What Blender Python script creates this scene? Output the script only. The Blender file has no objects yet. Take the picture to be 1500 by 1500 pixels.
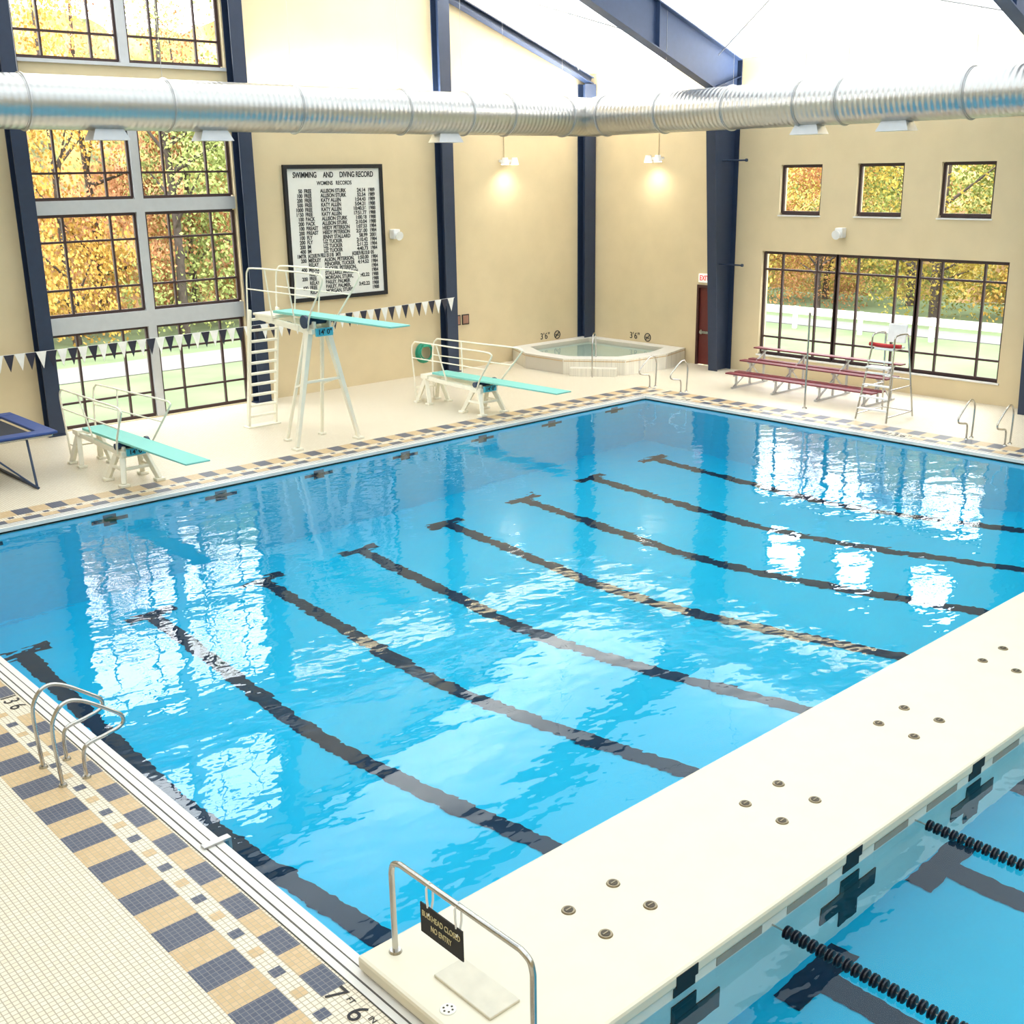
import bpy, math, random, bmesh
from mathutils import Vector, Matrix, noise
random.seed(7)
scn=bpy.context.scene
try:
    scn.view_settings.view_transform='Standard'
    scn.view_settings.look='None'
    scn.view_settings.exposure=0.18
except Exception as e: print(e)
LINK=scn.collection.objects.link

# ------------------------------------------------------------------ materials
def srgb(r,g,b):
    f=lambda c:(c/255/12.92) if c/255<=.04045 else ((c/255+.055)/1.055)**2.4
    return (f(r),f(g),f(b),1)
def mat(name,col,rough=.5,metal=0,var=.06,scale=6,bump=0,emit=0,spec=None,ecol=None):
    m=bpy.data.materials.new(name);m.use_nodes=True;nt=m.node_tree;p=nt.nodes['Principled BSDF']
    tc=nt.nodes.new('ShaderNodeTexCoord');n=nt.nodes.new('ShaderNodeTexNoise');n.inputs['Scale'].default_value=scale
    n.inputs['Detail'].default_value=3
    nt.links.new(tc.outputs['Object'],n.inputs['Vector'])
    r=nt.nodes.new('ShaderNodeValToRGB');nt.links.new(n.outputs['Fac'],r.inputs['Fac'])
    r.color_ramp.elements[0].position=.3;r.color_ramp.elements[1].position=.7
    r.color_ramp.elements[0].color=tuple(c*(1-var) for c in col[:3])+(1,)
    r.color_ramp.elements[1].color=tuple(min(1,c*(1+var)) for c in col[:3])+(1,)
    nt.links.new(r.outputs['Color'],p.inputs['Base Color'])
    p.inputs['Roughness'].default_value=rough;p.inputs['Metallic'].default_value=metal
    if spec is not None:p.inputs['Specular IOR Level'].default_value=spec
    if bump:
        b=nt.nodes.new('ShaderNodeBump');b.inputs['Strength'].default_value=bump;b.inputs['Distance'].default_value=.01
        nt.links.new(n.outputs['Fac'],b.inputs['Height']);nt.links.new(b.outputs['Normal'],p.inputs['Normal'])
    if emit:
        p.inputs['Emission Color'].default_value=ecol or col;p.inputs['Emission Strength'].default_value=emit
    return m
def tile(name,c1,c2,grout,s=.0505,rough=.35,mortar=.0035):
    m=bpy.data.materials.new(name);m.use_nodes=True;nt=m.node_tree;p=nt.nodes['Principled BSDF']
    tc=nt.nodes.new('ShaderNodeTexCoord');b=nt.nodes.new('ShaderNodeTexBrick')
    nt.links.new(tc.outputs['Object'],b.inputs['Vector'])
    b.offset=0;b.squash=1;b.inputs['Scale'].default_value=1
    b.inputs['Brick Width'].default_value=s;b.inputs['Row Height'].default_value=s
    b.inputs['Mortar Size'].default_value=mortar;b.inputs['Mortar Smooth'].default_value=.1
    b.inputs['Color1'].default_value=c1;b.inputs['Color2'].default_value=c2;b.inputs['Mortar'].default_value=grout
    nt.links.new(b.outputs['Color'],p.inputs['Base Color'])
    p.inputs['Roughness'].default_value=rough;p.inputs['Specular IOR Level'].default_value=.3
    return m
M={}
M['wall']=mat('wall_paint',srgb(213,196,160),.8,var=.03,scale=1.5,spec=.1)
M['ceil']=mat('ceiling_white_glow',(.93,.94,.95,1),.9,var=.02,emit=1.4,ecol=(.92,.965,1,1))  # emission stands in for uplighting on the ceiling and lights the room
M['deck']=tile('deck_tile_cream',srgb(234,225,205),srgb(228,217,195),srgb(180,169,147),mortar=.0048)
M['tan']=tile('deck_tile_tan',srgb(210,182,140),srgb(200,171,128),srgb(178,162,134))
M['slate']=tile('deck_tile_slate',srgb(82,88,106),srgb(72,79,98),srgb(120,120,124))
M['white']=mat('coping_white',srgb(222,220,214),.4,var=.03)
M['slit']=mat('gutter_slot',srgb(84,80,74),.6)
M['basin']=mat('basin_cyan',(0.0,.64,.95,1),.6,var=.03,scale=.6)
M['basinw']=mat('basin_wall_cyan',srgb(80,216,246),.6,var=.03)
M['line']=mat('lane_line_black',srgb(8,42,68),.6)
M['target']=mat('wall_target_blue',srgb(40,74,96),.6)
M['bulk']=mat('bulkhead_fiberglass',srgb(225,218,197),.45,var=.02,scale=3,bump=.05)
M['bulkside']=mat('bulkhead_side',srgb(226,226,216),.45,var=.02)
M['cap']=mat('anchor_bronze',srgb(150,138,115),.35,metal=.8,var=.15,scale=20)
M['capd']=mat('anchor_dark',srgb(80,72,60),.5,metal=.5)
M['steel']=mat('stainless_steel',srgb(190,188,184),.22,metal=1,var=.08)
M['blue']=mat('navy_steel_paint',srgb(34,48,72),.45,var=.06)
M['blueroof']=mat('roof_blue_paint',srgb(56,74,108),.45,var=.06)
M['mull']=mat('mullion_grey',srgb(196,198,200),.4,metal=.3,var=.03)
M['munt']=mat('muntin_bronze',srgb(60,40,38),.5,var=.05)
M['slotg']=mat('slot_grey',srgb(150,147,138),.7)
M['hatch']=mat('hatch_cream',srgb(212,206,188),.4)
M['black']=mat('black_paint',srgb(14,14,18),.6)
M['panel']=mat('record_panel_white',srgb(222,222,216),.6,var=.02)
M['ltr']=mat('letter_black',srgb(24,24,30),.6)
M['aqua']=mat('board_aqua',srgb(126,196,184),.7,var=.03,scale=30,bump=.1)
M['cream']=mat('stand_cream',srgb(236,231,212),.4,var=.03)
M['cyanbox']=mat('depth_box_cyan',srgb(70,180,205),.4)
M['navy']=mat('roller_navy',srgb(30,50,80),.4)
M['door']=mat('door_maroon',srgb(94,34,30),.4,var=.05)
M['doorf']=mat('door_frame_maroon',srgb(64,26,24),.5)
M['exitw']=mat('exit_white',srgb(240,240,235),.4,emit=.3)
M['exitr']=mat('exit_red',srgb(215,30,25),.4,emit=.5)
M['maroon']=mat('bench_maroon',srgb(112,38,50),.45,var=.08)
M['alu']=mat('aluminium',srgb(185,185,185),.35,metal=.8)
M['red']=mat('rescue_red',srgb(180,26,32),.4)
M['whitep']=mat('plastic_white',srgb(232,232,230),.35)
M['pad']=mat('pad_blue',srgb(38,68,132),.5,var=.08)
M['mesh']=mat('mat_black_mesh',srgb(30,34,46),.8)
M['penb']=mat('pennant_black',srgb(26,28,48),.5)
M['penw']=mat('pennant_white',srgb(232,232,228),.5)
M['hose']=mat('hose_teal',srgb(40,150,120),.5)
M['notice']=mat('notice_paper',srgb(150,110,90),.6)
M['bark']=mat('bark_brown',(.07,.055,.045,1),.9,var=.3)
M['grass']=mat('lawn_green',(.13,.18,.085,1),.9,var=.25,scale=.4)
M['road']=mat('road_concrete',(.17,.17,.165,1),.9,var=.05)
M['spatile']=tile('spa_tile_white',srgb(230,224,208),srgb(222,216,200),srgb(205,198,184),s=.1)
M['tubin']=mat('tub_inside_pale',srgb(205,222,212),.5,var=.03)
M['lampw']=mat('lamp_glow',(1,.95,.8,1),.4,emit=6,ecol=(1,.96,.85,1))
M['rope']=mat('lane_float_navy',srgb(22,28,42),.4)
M['paint']=mat('sign_letter_cream',srgb(205,195,150),.5)
leafcols=[(.48,.29,.06),(.52,.4,.09),(.48,.23,.1),(.27,.32,.09),(.47,.21,.12)]
for i,c in enumerate(leafcols):
    M['leaf%d'%i]=mat('autumn_leaf_%d'%i,c+(1,),.8,var=.3,scale=.7)
def wood_mat():
    m=bpy.data.materials.new('autumn_woodland');m.use_nodes=True;nt=m.node_tree;p=nt.nodes['Principled BSDF']
    tc=nt.nodes.new('ShaderNodeTexCoord');n=nt.nodes.new('ShaderNodeTexNoise');n.inputs['Scale'].default_value=.6;n.inputs['Detail'].default_value=7;n.inputs['Roughness'].default_value=.65
    nt.links.new(tc.outputs['Object'],n.inputs['Vector']);r=nt.nodes.new('ShaderNodeValToRGB');nt.links.new(n.outputs['Fac'],r.inputs['Fac'])
    e=r.color_ramp.elements;e[0].position=.34;e[0].color=(.1,.085,.06,1);e[1].position=.66;e[1].color=(.55,.43,.16,1)
    for p_,c in((.42,(.2,.24,.09,1)),(.5,(.45,.32,.1,1)),(.58,(.45,.25,.14,1))):
        k=e.new(p_);k.color=c
    nt.links.new(r.outputs['Color'],p.inputs['Base Color']);p.inputs['Roughness'].default_value=.9;return m
M['wood']=wood_mat()
def duct_mat():
    m=bpy.data.materials.new('galvanised_duct');m.use_nodes=True;nt=m.node_tree;p=nt.nodes['Principled BSDF']
    tc=nt.nodes.new('ShaderNodeTexCoord');w=nt.nodes.new('ShaderNodeTexWave');w.wave_type='BANDS';w.bands_direction='Z'
    w.inputs['Scale'].default_value=2.2;w.inputs['Distortion'].default_value=0
    nt.links.new(tc.outputs['Object'],w.inputs['Vector'])
    b=nt.nodes.new('ShaderNodeBump');b.inputs['Strength'].default_value=.32;b.inputs['Distance'].default_value=.02
    nt.links.new(w.outputs['Fac'],b.inputs['Height']);nt.links.new(b.outputs['Normal'],p.inputs['Normal'])
    n=nt.nodes.new('ShaderNodeTexNoise');n.inputs['Scale'].default_value=1.5
    r=nt.nodes.new('ShaderNodeValToRGB');nt.links.new(n.outputs['Fac'],r.inputs['Fac'])
    r.color_ramp.elements[0].color=srgb(176,176,174);r.color_ramp.elements[1].color=srgb(206,205,202)
    nt.links.new(r.outputs['Color'],p.inputs['Base Color'])
    p.inputs['Metallic'].default_value=.9;p.inputs['Roughness'].default_value=.32
    return m
M['duct']=duct_mat()
def water_mat(name,tint,amp=1):
    m=bpy.data.materials.new(name);m.use_nodes=True;nt=m.node_tree;nt.nodes.clear()
    o=nt.nodes.new('ShaderNodeOutputMaterial');g=nt.nodes.new('ShaderNodeBsdfGlass')
    g.inputs['IOR'].default_value=1.33;g.inputs['Roughness'].default_value=0.0;g.inputs['Color'].default_value=tint
    nt.links.new(g.outputs[0],o.inputs[0])
    tc=nt.nodes.new('ShaderNodeTexCoord');mp=nt.nodes.new('ShaderNodeMapping')
    mp.inputs['Rotation'].default_value=(0,0,.6);mp.inputs['Scale'].default_value=(1,1.5,1)
    nt.links.new(tc.outputs['Object'],mp.inputs['Vector'])
    n1=nt.nodes.new('ShaderNodeTexNoise');n1.inputs['Scale'].default_value=1.7;n1.inputs['Detail'].default_value=1
    n2=nt.nodes.new('ShaderNodeTexNoise');n2.inputs['Scale'].default_value=8;n2.inputs['Detail'].default_value=.5
    nt.links.new(mp.outputs[0],n1.inputs['Vector']);nt.links.new(mp.outputs[0],n2.inputs['Vector'])
    mx=nt.nodes.new('ShaderNodeMath');mx.operation='MULTIPLY_ADD';mx.inputs[1].default_value=.16
    nt.links.new(n2.outputs['Fac'],mx.inputs[0]);nt.links.new(n1.outputs['Fac'],mx.inputs[2])
    b=nt.nodes.new('ShaderNodeBump');b.inputs['Strength'].default_value=1;b.inputs['Distance'].default_value=.0078*amp
    nt.links.new(mx.outputs[0],b.inputs['Height']);nt.links.new(b.outputs['Normal'],g.inputs['Normal'])
    return m
M['water']=water_mat('pool_water_surface',(.94,.99,1,1))
M['spawater']=water_mat('spa_water_surface',(.96,1,1,1),.6)

# ------------------------------------------------------------------ mesh builder
def smooth(pts,n=5):
    P=[Vector(p) for p in pts];out=[]
    for i in range(len(P)-1):
        p0=P[max(0,i-1)];p1=P[i];p2=P[i+1];p3=P[min(len(P)-1,i+2)]
        for k in range(n):
            t=k/n
            out.append(.5*((2*p1)+(p2-p0)*t+(2*p0-5*p1+4*p2-p3)*t*t+(3*p1-p0-3*p2+p3)*t**3))
    out.append(P[-1]);return out
class MB:
    def __init__(s): s.v=[];s.f=[];s.m=[];s.sm=[]
    def add(s,v,f,mi=0,sm=False):
        o=len(s.v);s.v+= [tuple(x) for x in v]
        for q in f: s.f.append([i+o for i in q]);s.m.append(mi);s.sm.append(sm)
        return s
    def box(s,x0,y0,z0,x1,y1,z1,mi=0):
        x0,x1=sorted((x0,x1));y0,y1=sorted((y0,y1));z0,z1=sorted((z0,z1))
        v=[(x0,y0,z0),(x1,y0,z0),(x1,y1,z0),(x0,y1,z0),(x0,y0,z1),(x1,y0,z1),(x1,y1,z1),(x0,y1,z1)]
        return s.add(v,[(0,3,2,1),(4,5,6,7),(0,1,5,4),(1,2,6,5),(2,3,7,6),(3,0,4,7)],mi)
    def beam(s,p0,p1,w,h,w2=None,h2=None,mi=0,up=(0,0,1)):
        p0=Vector(p0);p1=Vector(p1);d=(p1-p0).normalized();u=Vector(up)
        if abs(d.dot(u))>.95:u=Vector((0,1,0))
        a=d.cross(u).normalized();b=a.cross(d).normalized();w2=w if w2 is None else w2;h2=h if h2 is None else h2
        v=[]
        for p,ww,hh in((p0,w,h),(p1,w2,h2)):
            for sa,sb in((-1,-1),(1,-1),(1,1),(-1,1)):v.append(p+a*sa*ww/2+b*sb*hh/2)
        return s.add(v,[(0,3,2,1),(4,5,6,7),(0,1,5,4),(1,2,6,5),(2,3,7,6),(3,0,4,7)],mi)
    def tube(s,pts,r,seg=10,mi=0,sm=True,closed=False):
        P=[Vector(p) for p in pts];n=len(P);T=[]
        for i in range(n):
            if closed:t=P[(i+1)%n]-P[i-1]
            else:t=P[min(n-1,i+1)]-P[max(0,i-1)]
            T.append(t.normalized())
        u=Vector((0,0,1))
        if abs(T[0].dot(u))>.9:u=Vector((1,0,0))
        a=T[0].cross(u).normalized();V=[]
        for i in range(n):
            a=(a-T[i]*a.dot(T[i])).normalized();b=T[i].cross(a)
            rr=r[i] if isinstance(r,(list,tuple)) else r
            for k in range(seg):
                an=2*math.pi*k/seg;V.append(P[i]+(a*math.cos(an)+b*math.sin(an))*rr)
        F=[];m=n if closed else n-1
        for i in range(m):
            j=(i+1)%n
            for k in range(seg):
                F.append((i*seg+k,i*seg+(k+1)%seg,j*seg+(k+1)%seg,j*seg+k))
        if not closed:
            s.add(V,F,mi,sm)
            s.add(V[:seg],[tuple(range(seg-1,-1,-1))],mi);s.add(V[-seg:],[tuple(range(seg))],mi)
        else:s.add(V,F,mi,sm)
        return s
    def cyl(s,p0,p1,r0,r1=None,seg=20,mi=0):
        return s.tube([p0,p1],[r0,r0 if r1 is None else r1],seg,mi)
    def prism(s,poly,axis,a0,a1,mi=0):
        def mk(p,a):
            if axis=='y':return(p[0],a,p[1])
            if axis=='x':return(a,p[0],p[1])
            return(p[0],p[1],a)
        n=len(poly);v=[mk(p,a0) for p in poly]+[mk(p,a1) for p in poly]
        return s.add(v,[tuple(range(n-1,-1,-1)),tuple(range(n,2*n))]+[(i,(i+1)%n,n+(i+1)%n,n+i) for i in range(n)],mi)
    def torus(s,c,R,r,axis='z',seg=28,rs=8,mi=0):
        c=Vector(c);pts=[]
        for k in range(seg):
            a=2*math.pi*k/seg;x,y=R*math.cos(a),R*math.sin(a)
            pts.append(c+Vector({'z':(x,y,0),'x':(0,x,y),'y':(x,0,y)}[axis]))
        return s.tube(pts,r,rs,mi,closed=True)
    def build(s,name,mats,parent=None,label=None,cat=None,kind=None,bevel=0,group=None,origin=None,recalc=True):
        me=bpy.data.meshes.new(name)
        if parent is not None: o0=Vector(parent.location)
        elif kind=='structure' or origin=='world': o0=Vector((0,0,0))
        elif origin is not None: o0=Vector(origin)
        else:
            xs=[p[0] for p in s.v];ys=[p[1] for p in s.v];zs=[p[2] for p in s.v]
            o0=Vector(((min(xs)+max(xs))/2,(min(ys)+max(ys))/2,min(zs)))
        me.from_pydata([tuple(Vector(p)-o0) for p in s.v],[],s.f)
        if not isinstance(mats,(list,tuple)):mats=[mats]
        for m in mats:me.materials.append(M[m] if isinstance(m,str) else m)
        for i,p in enumerate(me.polygons):
            p.material_index=s.m[i];p.use_smooth=s.sm[i]
        me.update()
        if recalc:
            bm=bmesh.new();bm.from_mesh(me);bmesh.ops.recalc_face_normals(bm,faces=bm.faces);bm.to_mesh(me);bm.free()
        o=bpy.data.objects.new(name,me);LINK(o)
        if parent is not None:o.parent=parent
        else:o.location=o0
        if bevel:
            b=o.modifiers.new('bevel','BEVEL');b.width=bevel;b.segments=2;b.limit_method='ANGLE'
        if label:o['label']=label
        if cat:o['category']=cat
        if kind:o['kind']=kind
        if group:o['group']=group
        return o
def root(name,loc,label,cat,group=None):
    o=bpy.data.objects.new(name,None);o.empty_display_size=.2;o.location=loc;LINK(o)
    o['label']=label;o['category']=cat
    if group:o['group']=group
    return o
def copy_thing(r,delta,label=None):
    n=r.copy();n.location=Vector(r.location)+Vector(delta);LINK(n)
    if label:n['label']=label
    for c in r.children:
        k=c.copy();k.parent=n;LINK(k)
    return n
def text(name,body,size,matk,loc,rot,parent=None,sx=1,align='CENTER',ext=.002,line=1,bold=0,ay='CENTER',**kw):
    cu=bpy.data.curves.new(name,'FONT');cu.body=body;cu.size=size;cu.align_x=align;cu.align_y=ay;cu.extrude=ext;cu.space_line=line;cu.offset=bold
    t=bpy.data.objects.new('tmp',cu);LINK(t);bpy.context.view_layer.update()
    dg=bpy.context.evaluated_depsgraph_get();me=bpy.data.meshes.new_from_object(t.evaluated_get(dg));bpy.data.objects.remove(t)
    mt=Matrix.Translation(Vector(loc))@Matrix.Rotation(rot[2],4,'Z')@Matrix.Rotation(rot[1],4,'Y')@Matrix.Rotation(rot[0],4,'X')@Matrix.Diagonal((sx,1,1,1))
    me.transform(mt)
    o0=Vector(parent.location) if parent is not None else Vector(loc)
    me.transform(Matrix.Translation(-o0))
    me.materials.clear();me.materials.append(M[matk]);me.name=name
    o=bpy.data.objects.new(name,me);LINK(o)
    if parent is not None:o.parent=parent
    else:o.location=o0
    for k,v in kw.items():o[k]=v
    return o
RB=(math.pi/2,0,0);RR=(math.pi/2,0,-math.pi/2);RF=(0,0,-math.pi/2)

# ------------------------------------------------------------------ room constants
XL,XR,YF,YN=-3.0,28.9,28.0,-10.0
PX0,PX1,PY0,PY1=4.19,23.65,-7.0,20.7
WZ=-.09
def roofz(x): return 9.1+.35*(XR-x) if x>=12.95 else 9.1+.35*(x-XL)
def holed(b,axis,a0,a1,us,zs,holes,mi=0):
    us=sorted(set(us+[h[0] for h in holes]+[h[1] for h in holes]));zs=sorted(set(zs+[h[2] for h in holes]+[h[3] for h in holes]))
    for i in range(len(us)-1):
        for j in range(len(zs)-1):
            cu,cz=(us[i]+us[i+1])/2,(zs[j]+zs[j+1])/2
            if any(h[0]<cu<h[1] and h[2]<cz<h[3] for h in holes):continue
            if axis=='y':b.box(us[i],a0,zs[j],us[i+1],a1,zs[j+1],mi)
            else:b.box(a0,us[i],zs[j],a1,us[i+1],zs[j+1],mi)
# back wall
def gab(x0,x1,zb):
    b.prism([(x0,zb),(x1,zb),(x1,roofz(x1)),(x0,roofz(x0))],'y',YF,YF+.35)
b=MB();holed(b,'y',YF,YF+.35,[XL,XR+.35],[-.1,9.1],[(10.2,15.52,.02,7.95),(10.2,15.52,8.6,9.1)])
gab(XL,10.2,9.1);gab(15.52,XR,9.1)
b.prism([(10.2,12.4),(15.52,12.4),(15.52,roofz(15.52)),(12.95,roofz(12.95)),(10.2,roofz(10.2))],'y',YF,YF+.35)
b.build('wall_back','wall',kind='structure')
SW=[(18.87,20.25),(16.35,17.75),(13.85,15.3)]
b=MB();holed(b,'x',XR,XR+.35,[YN,YF],[-.1,9.1],[(a,c,4.7,6.1) for a,c in SW]+[(13.25,20.77,.58,3.65),(22.2,23.12,-.1,2.45)])
b.build('wall_right','wall',kind='structure')
b=MB();b.box(XL-.3,YN,-.1,XL,YF+.35,9.1);b.build('wall_left','wall',kind='structure')
b=MB();b.prism([(XL,-.1),(XR,-.1),(XR,9.1),(12.95,roofz(12.95)),(XL,9.1)],'y',YN-.3,YN);b.build('wall_front','wall',kind='structure')
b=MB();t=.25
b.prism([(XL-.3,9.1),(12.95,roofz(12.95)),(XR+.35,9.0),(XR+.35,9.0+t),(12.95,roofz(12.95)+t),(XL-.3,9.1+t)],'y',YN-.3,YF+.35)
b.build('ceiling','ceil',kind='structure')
# floor with pattern bands
b=MB()
def slab(x0,y0,x1,y1,mi=0,z=0,t=.12): b.box(x0,y0,z-t,x1,y1,z,mi)
slab(XL,YN,PX0-.22,YF);slab(PX0-.22,PY1+.22,PX1+.22,YF);slab(PX1+.22,YN,XR,YF);slab(PX0-.22,YN,PX1+.22,PY0)
per=.645
def q(x0,y0,x1,y1,mi,z=.002):
    b.add([(x0,y0,z),(x1,y0,z),(x1,y1,z),(x0,y1,z)],[(0,1,2,3)],mi)
def band(fn,s0,s1,ph,skip=()):
    k=math.floor((s0-ph)/per)-1
    while ph+k*per<s1+per:
        c=ph+k*per
        def seg(a,c1,lo,hi,mi):
            a=max(a,s0);c1=min(c1,s1)
            if c1>a and not any(k0<(a+c1)/2<k1 and lo<.5 for k0,k1 in skip):fn(a,c1,lo,hi,mi)
        h=per/4
        for lo,hi in((.66,1.08),(.24,.46)):
            seg(c-h,c+h,lo,hi,2);seg(c+h,c+3*h,lo,hi,1)
        seg(c-.055,c+.055,.505,.615,1);seg(c+per/2-.055,c+per/2+.055,.505,.615,2)
        k+=1
band(lambda a,c,lo,hi,mi:q(PX0-hi,a,PX0-lo,c,mi),PY0,PY1,6.57,skip=((5.85,6.5),(13.0,13.6)))
band(lambda a,c,lo,hi,mi:q(a,PY1+lo,c,PY1+hi,mi),PX0-1.08,PX1+1.08,5.0)
band(lambda a,c,lo,hi,mi:q(PX1+lo,a,PX1+hi,c,mi),PY0,PY1,6.57,skip=((12.9,13.6),(19.2,19.9)))
b.build('floor',['deck','tan','slate'],kind='structure')
# gutters / coping
def gutter(n,f):
    b=MB()
    f(b,0,.22,-.1,.006,0)
    f(b,-.03,.0,-.06,.006,0)
    for lo,hi in((.05,.06),(.135,.15),(.213,.22)): f(b,lo,hi,.0,.009,1)
    b.build('trim_%d'%n,['white','slit'],kind='structure')
gutter(1,lambda b,lo,hi,z0,z1,mi:b.box(PX0-hi,PY0,z0,PX0-lo,PY1+.22,z1,mi))
gutter(2,lambda b,lo,hi,z0,z1,mi:b.box(PX0,PY1+lo,z0,PX1,PY1+hi,z1,mi))
gutter(3,lambda b,lo,hi,z0,z1,mi:b.box(PX1+lo,PY0,z0,PX1+hi,PY1+.22,z1,mi))

# ------------------------------------------------------------------ pool basin
def fz(y):
    if y<=5:return -2.0-.4*(y+8)/13
    t=min(1,(y-5)/9.5);t=t*t*(3-2*t)*.6+t*.4
    return -2.4-2.35*t
b=MB();ys=[PY0,0,5]+[5+.5*i for i in range(1,20)]+[PY1];TT=-.16
for a,c in zip(ys,ys[1:]):
    b.add([(PX0,a,fz(a)),(PX1,a,fz(a)),(PX1,c,fz(c)),(PX0,c,fz(c))],[(0,1,2,3)],0)
    b.add([(PX0,a,fz(a)),(PX0,c,fz(c)),(PX0,c,TT),(PX0,a,TT)],[(0,1,2,3)],1)
    b.add([(PX1,a,fz(a)),(PX1,c,fz(c)),(PX1,c,TT),(PX1,a,TT)],[(3,2,1,0)],1)
    b.add([(PX0,a,TT),(PX0,c,TT),(PX0,c,0),(PX0,a,0)],[(0,1,2,3)],3)
    b.add([(PX1,a,TT),(PX1,c,TT),(PX1,c,0),(PX1,a,0)],[(3,2,1,0)],3)
for y,o in((PY1,(0,1,2,3)),(PY0,(3,2,1,0))):
    b.add([(PX0,y,fz(y)),(PX1,y,fz(y)),(PX1,y,TT),(PX0,y,TT)],[o],1)
    b.add([(PX0,y,TT),(PX1,y,TT),(PX1,y,0),(PX0,y,0)],[o],3)
LX=[5.87+2.36*k for k in range(8)]
def fline(x0,x1,y0,y1):
    cuts=[y0]+[y for y in ys if y0<y<y1]+[y1]
    for a,c in zip(cuts,cuts[1:]):
        b.add([(x0,a,fz(a)+.012),(x1,a,fz(a)+.012),(x1,c,fz(c)+.012),(x0,c,fz(c)+.012)],[(0,1,2,3)],2)
for x in LX:
    fline(x-.15,x+.15,6.2,19.15);fline(x-.48,x+.48,19.15,19.42)
    fline(x-.15,x+.15,-6,4.75);fline(x-.5,x+.5,4.75,5.05)
    y=PY1-.012
    for x0,x1,z0,z1 in((x-.13,x+.13,-1.0,-.3),(x-.36,x+.36,-.78,-.54)):
        b.add([(x0,y,z0),(x1,y,z0),(x1,y,z1),(x0,y,z1)],[(0,1,2,3)],4)
b.build('pool_basin',['basin','basinw','line','slotg','target'],origin='world',recalc=False,label='cyan pool basin with black lane lines and wall targets',cat='pool')
for y0,y1,lab in((6.40,PY1,'rippled turquoise water of the diving well'),(PY0,4.66,'calm turquoise water of the lap pool beside the bulkhead')):
    b=MB();b.add([(PX0,y0,WZ),(PX1,y0,WZ),(PX1,y1,WZ),(PX0,y1,WZ)],[(0,1,2,3)],0)
    b.build('pool_water','water',origin='world',recalc=False,label=lab,cat='water')

# ------------------------------------------------------------------ bulkhead
BX0,BX1,BY0,BY1,BZ=4.1,23.72,4.6,6.46,.15
R=root('bulkhead',(13.9,5.5,-1.2),'long cream fiberglass movable bulkhead across the pool','bulkhead')
MB().box(BX0,BY0,.02,BX1,BY1,BZ).build('deck_slab','bulk',R,bevel=.03)
MB().box(BX0+.12,BY0+.03,-1.2,BX1-.1,BY1-.04,.02).build('hull','bulkside',R,bevel=.01)
sq=[5.87+2.34*k for k in range(8)]
for x in sq:
    b=MB()
    b.box(x-.13,BY0-.004,.025,x+.13,BY0+.03,.125)
    b.box(x-.13,BY0+.022,-.08,x+.13,BY0+.05,.024)
    b.box(x-.15,BY0+.02,-1.05,x+.15,BY0+.05,-.2);b.box(x-.45,BY0+.018,-.76,x+.45,BY0+.05,-.44)
    b.build('turn_target','black',R)
    for a,c in((.4,1.0),(1.36,1.96)):
        if x+c<BX1-.2: MB().box(x+a,BY0+.024,-.075,x+c,BY0+.05,.0).build('overflow_slot','slotg',R)
# anchor caps
cap=None
for k in range(8):
    for dx,dy in((-.27,.21),(.27,.21),(-.27,-.21),(.27,-.21)):
        x,y=5.97+2.4*k+dx,5.51+dy
        if x>BX1-.2:continue
        if cap is None:
            b=MB();b.cyl((x,y,BZ),(x,y,BZ+.012),.062,.055,24,0);b.cyl((x,y,BZ+.012),(x,y,BZ+.015),.04,.04,20,1);b.box(x-.03,y-.006,BZ+.015,x+.03,y+.006,BZ+.018,0)
            cap=b.build('anchor_cap',['cap','capd'],label='round bronze anchor cap set in the bulkhead deck',cat='anchor cap',group='anchor caps on the bulkhead');c0=(x,y)
        else:
            n=cap.copy();n.location=cap.location+Vector((x-c0[0],y-c0[1],0));LINK(n)
# hatch & drain
b=MB();b.box(4.385,5.2,BZ,4.68,5.85,BZ+.025);b.build('access_hatch','hatch',bevel=.008,label='cream rectangular access hatch lid on the bulkhead',cat='hatch')
b=MB();b.cyl((4.24,5.5,BZ),(4.24,5.5,BZ+.008),.065,.06,24,0)
for k in range(6):
    a=k*math.pi/3;b.cyl((4.24+.035*math.cos(a),5.5+.035*math.sin(a),BZ+.008),(4.24+.035*math.cos(a),5.5+.035*math.sin(a),BZ+.01),.009,.009,8,1)
b.build('drain_cover',['bulkside','capd'],label='small round cream drain cover on the bulkhead end',cat='drain cover')
# end rail
R=root('guard_rail',(4.35,5.5,BZ),'stainless steel guard rail across the bulkhead end','railing')
x=4.35
pts=[(x,6.29,BZ),(x,6.29,.84)]+smooth([(x,6.29,.86),(x,6.26,.95),(x,6.17,.99)],5)+[(x,4.84,.99)]+smooth([(x,4.82,.99),(x,4.73,.95),(x,4.70,.86)],5)+[(x,4.70,BZ)]
MB().tube(pts,.024,14).build('rail_tube','steel',R)
for y in(6.29,4.70):MB().cyl((x,y,BZ),(x,y,BZ+.02),.055,.045,20).build('base_flange','steel',R)
# hanging sign
R=root('hanging_sign',(4.32,5.65,.57),'black sign with white lettering hung from the rail by white straps','sign')
MB().box(4.315,5.4,.575,4.325,5.89,.83).build('sign_plate','black',R)
text('lettering','BULKHEAD CLOSED\nNO ENTRY',.068,'paint',(4.312,5.645,.705),RR,R,sx=.72,line=1.3)
for y in(5.8,5.47):
    MB().tube([(4.318,y,.82),(4.318,y+.01,.9),(4.322,y+.015,.97),(4.35,y+.012,1.02),(4.378,y+.008,.97),(4.36,y-.01,.87),(4.33,y-.02,.79),(4.312,y-.01,.76)],.009,8).build('strap','whitep',R)

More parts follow.
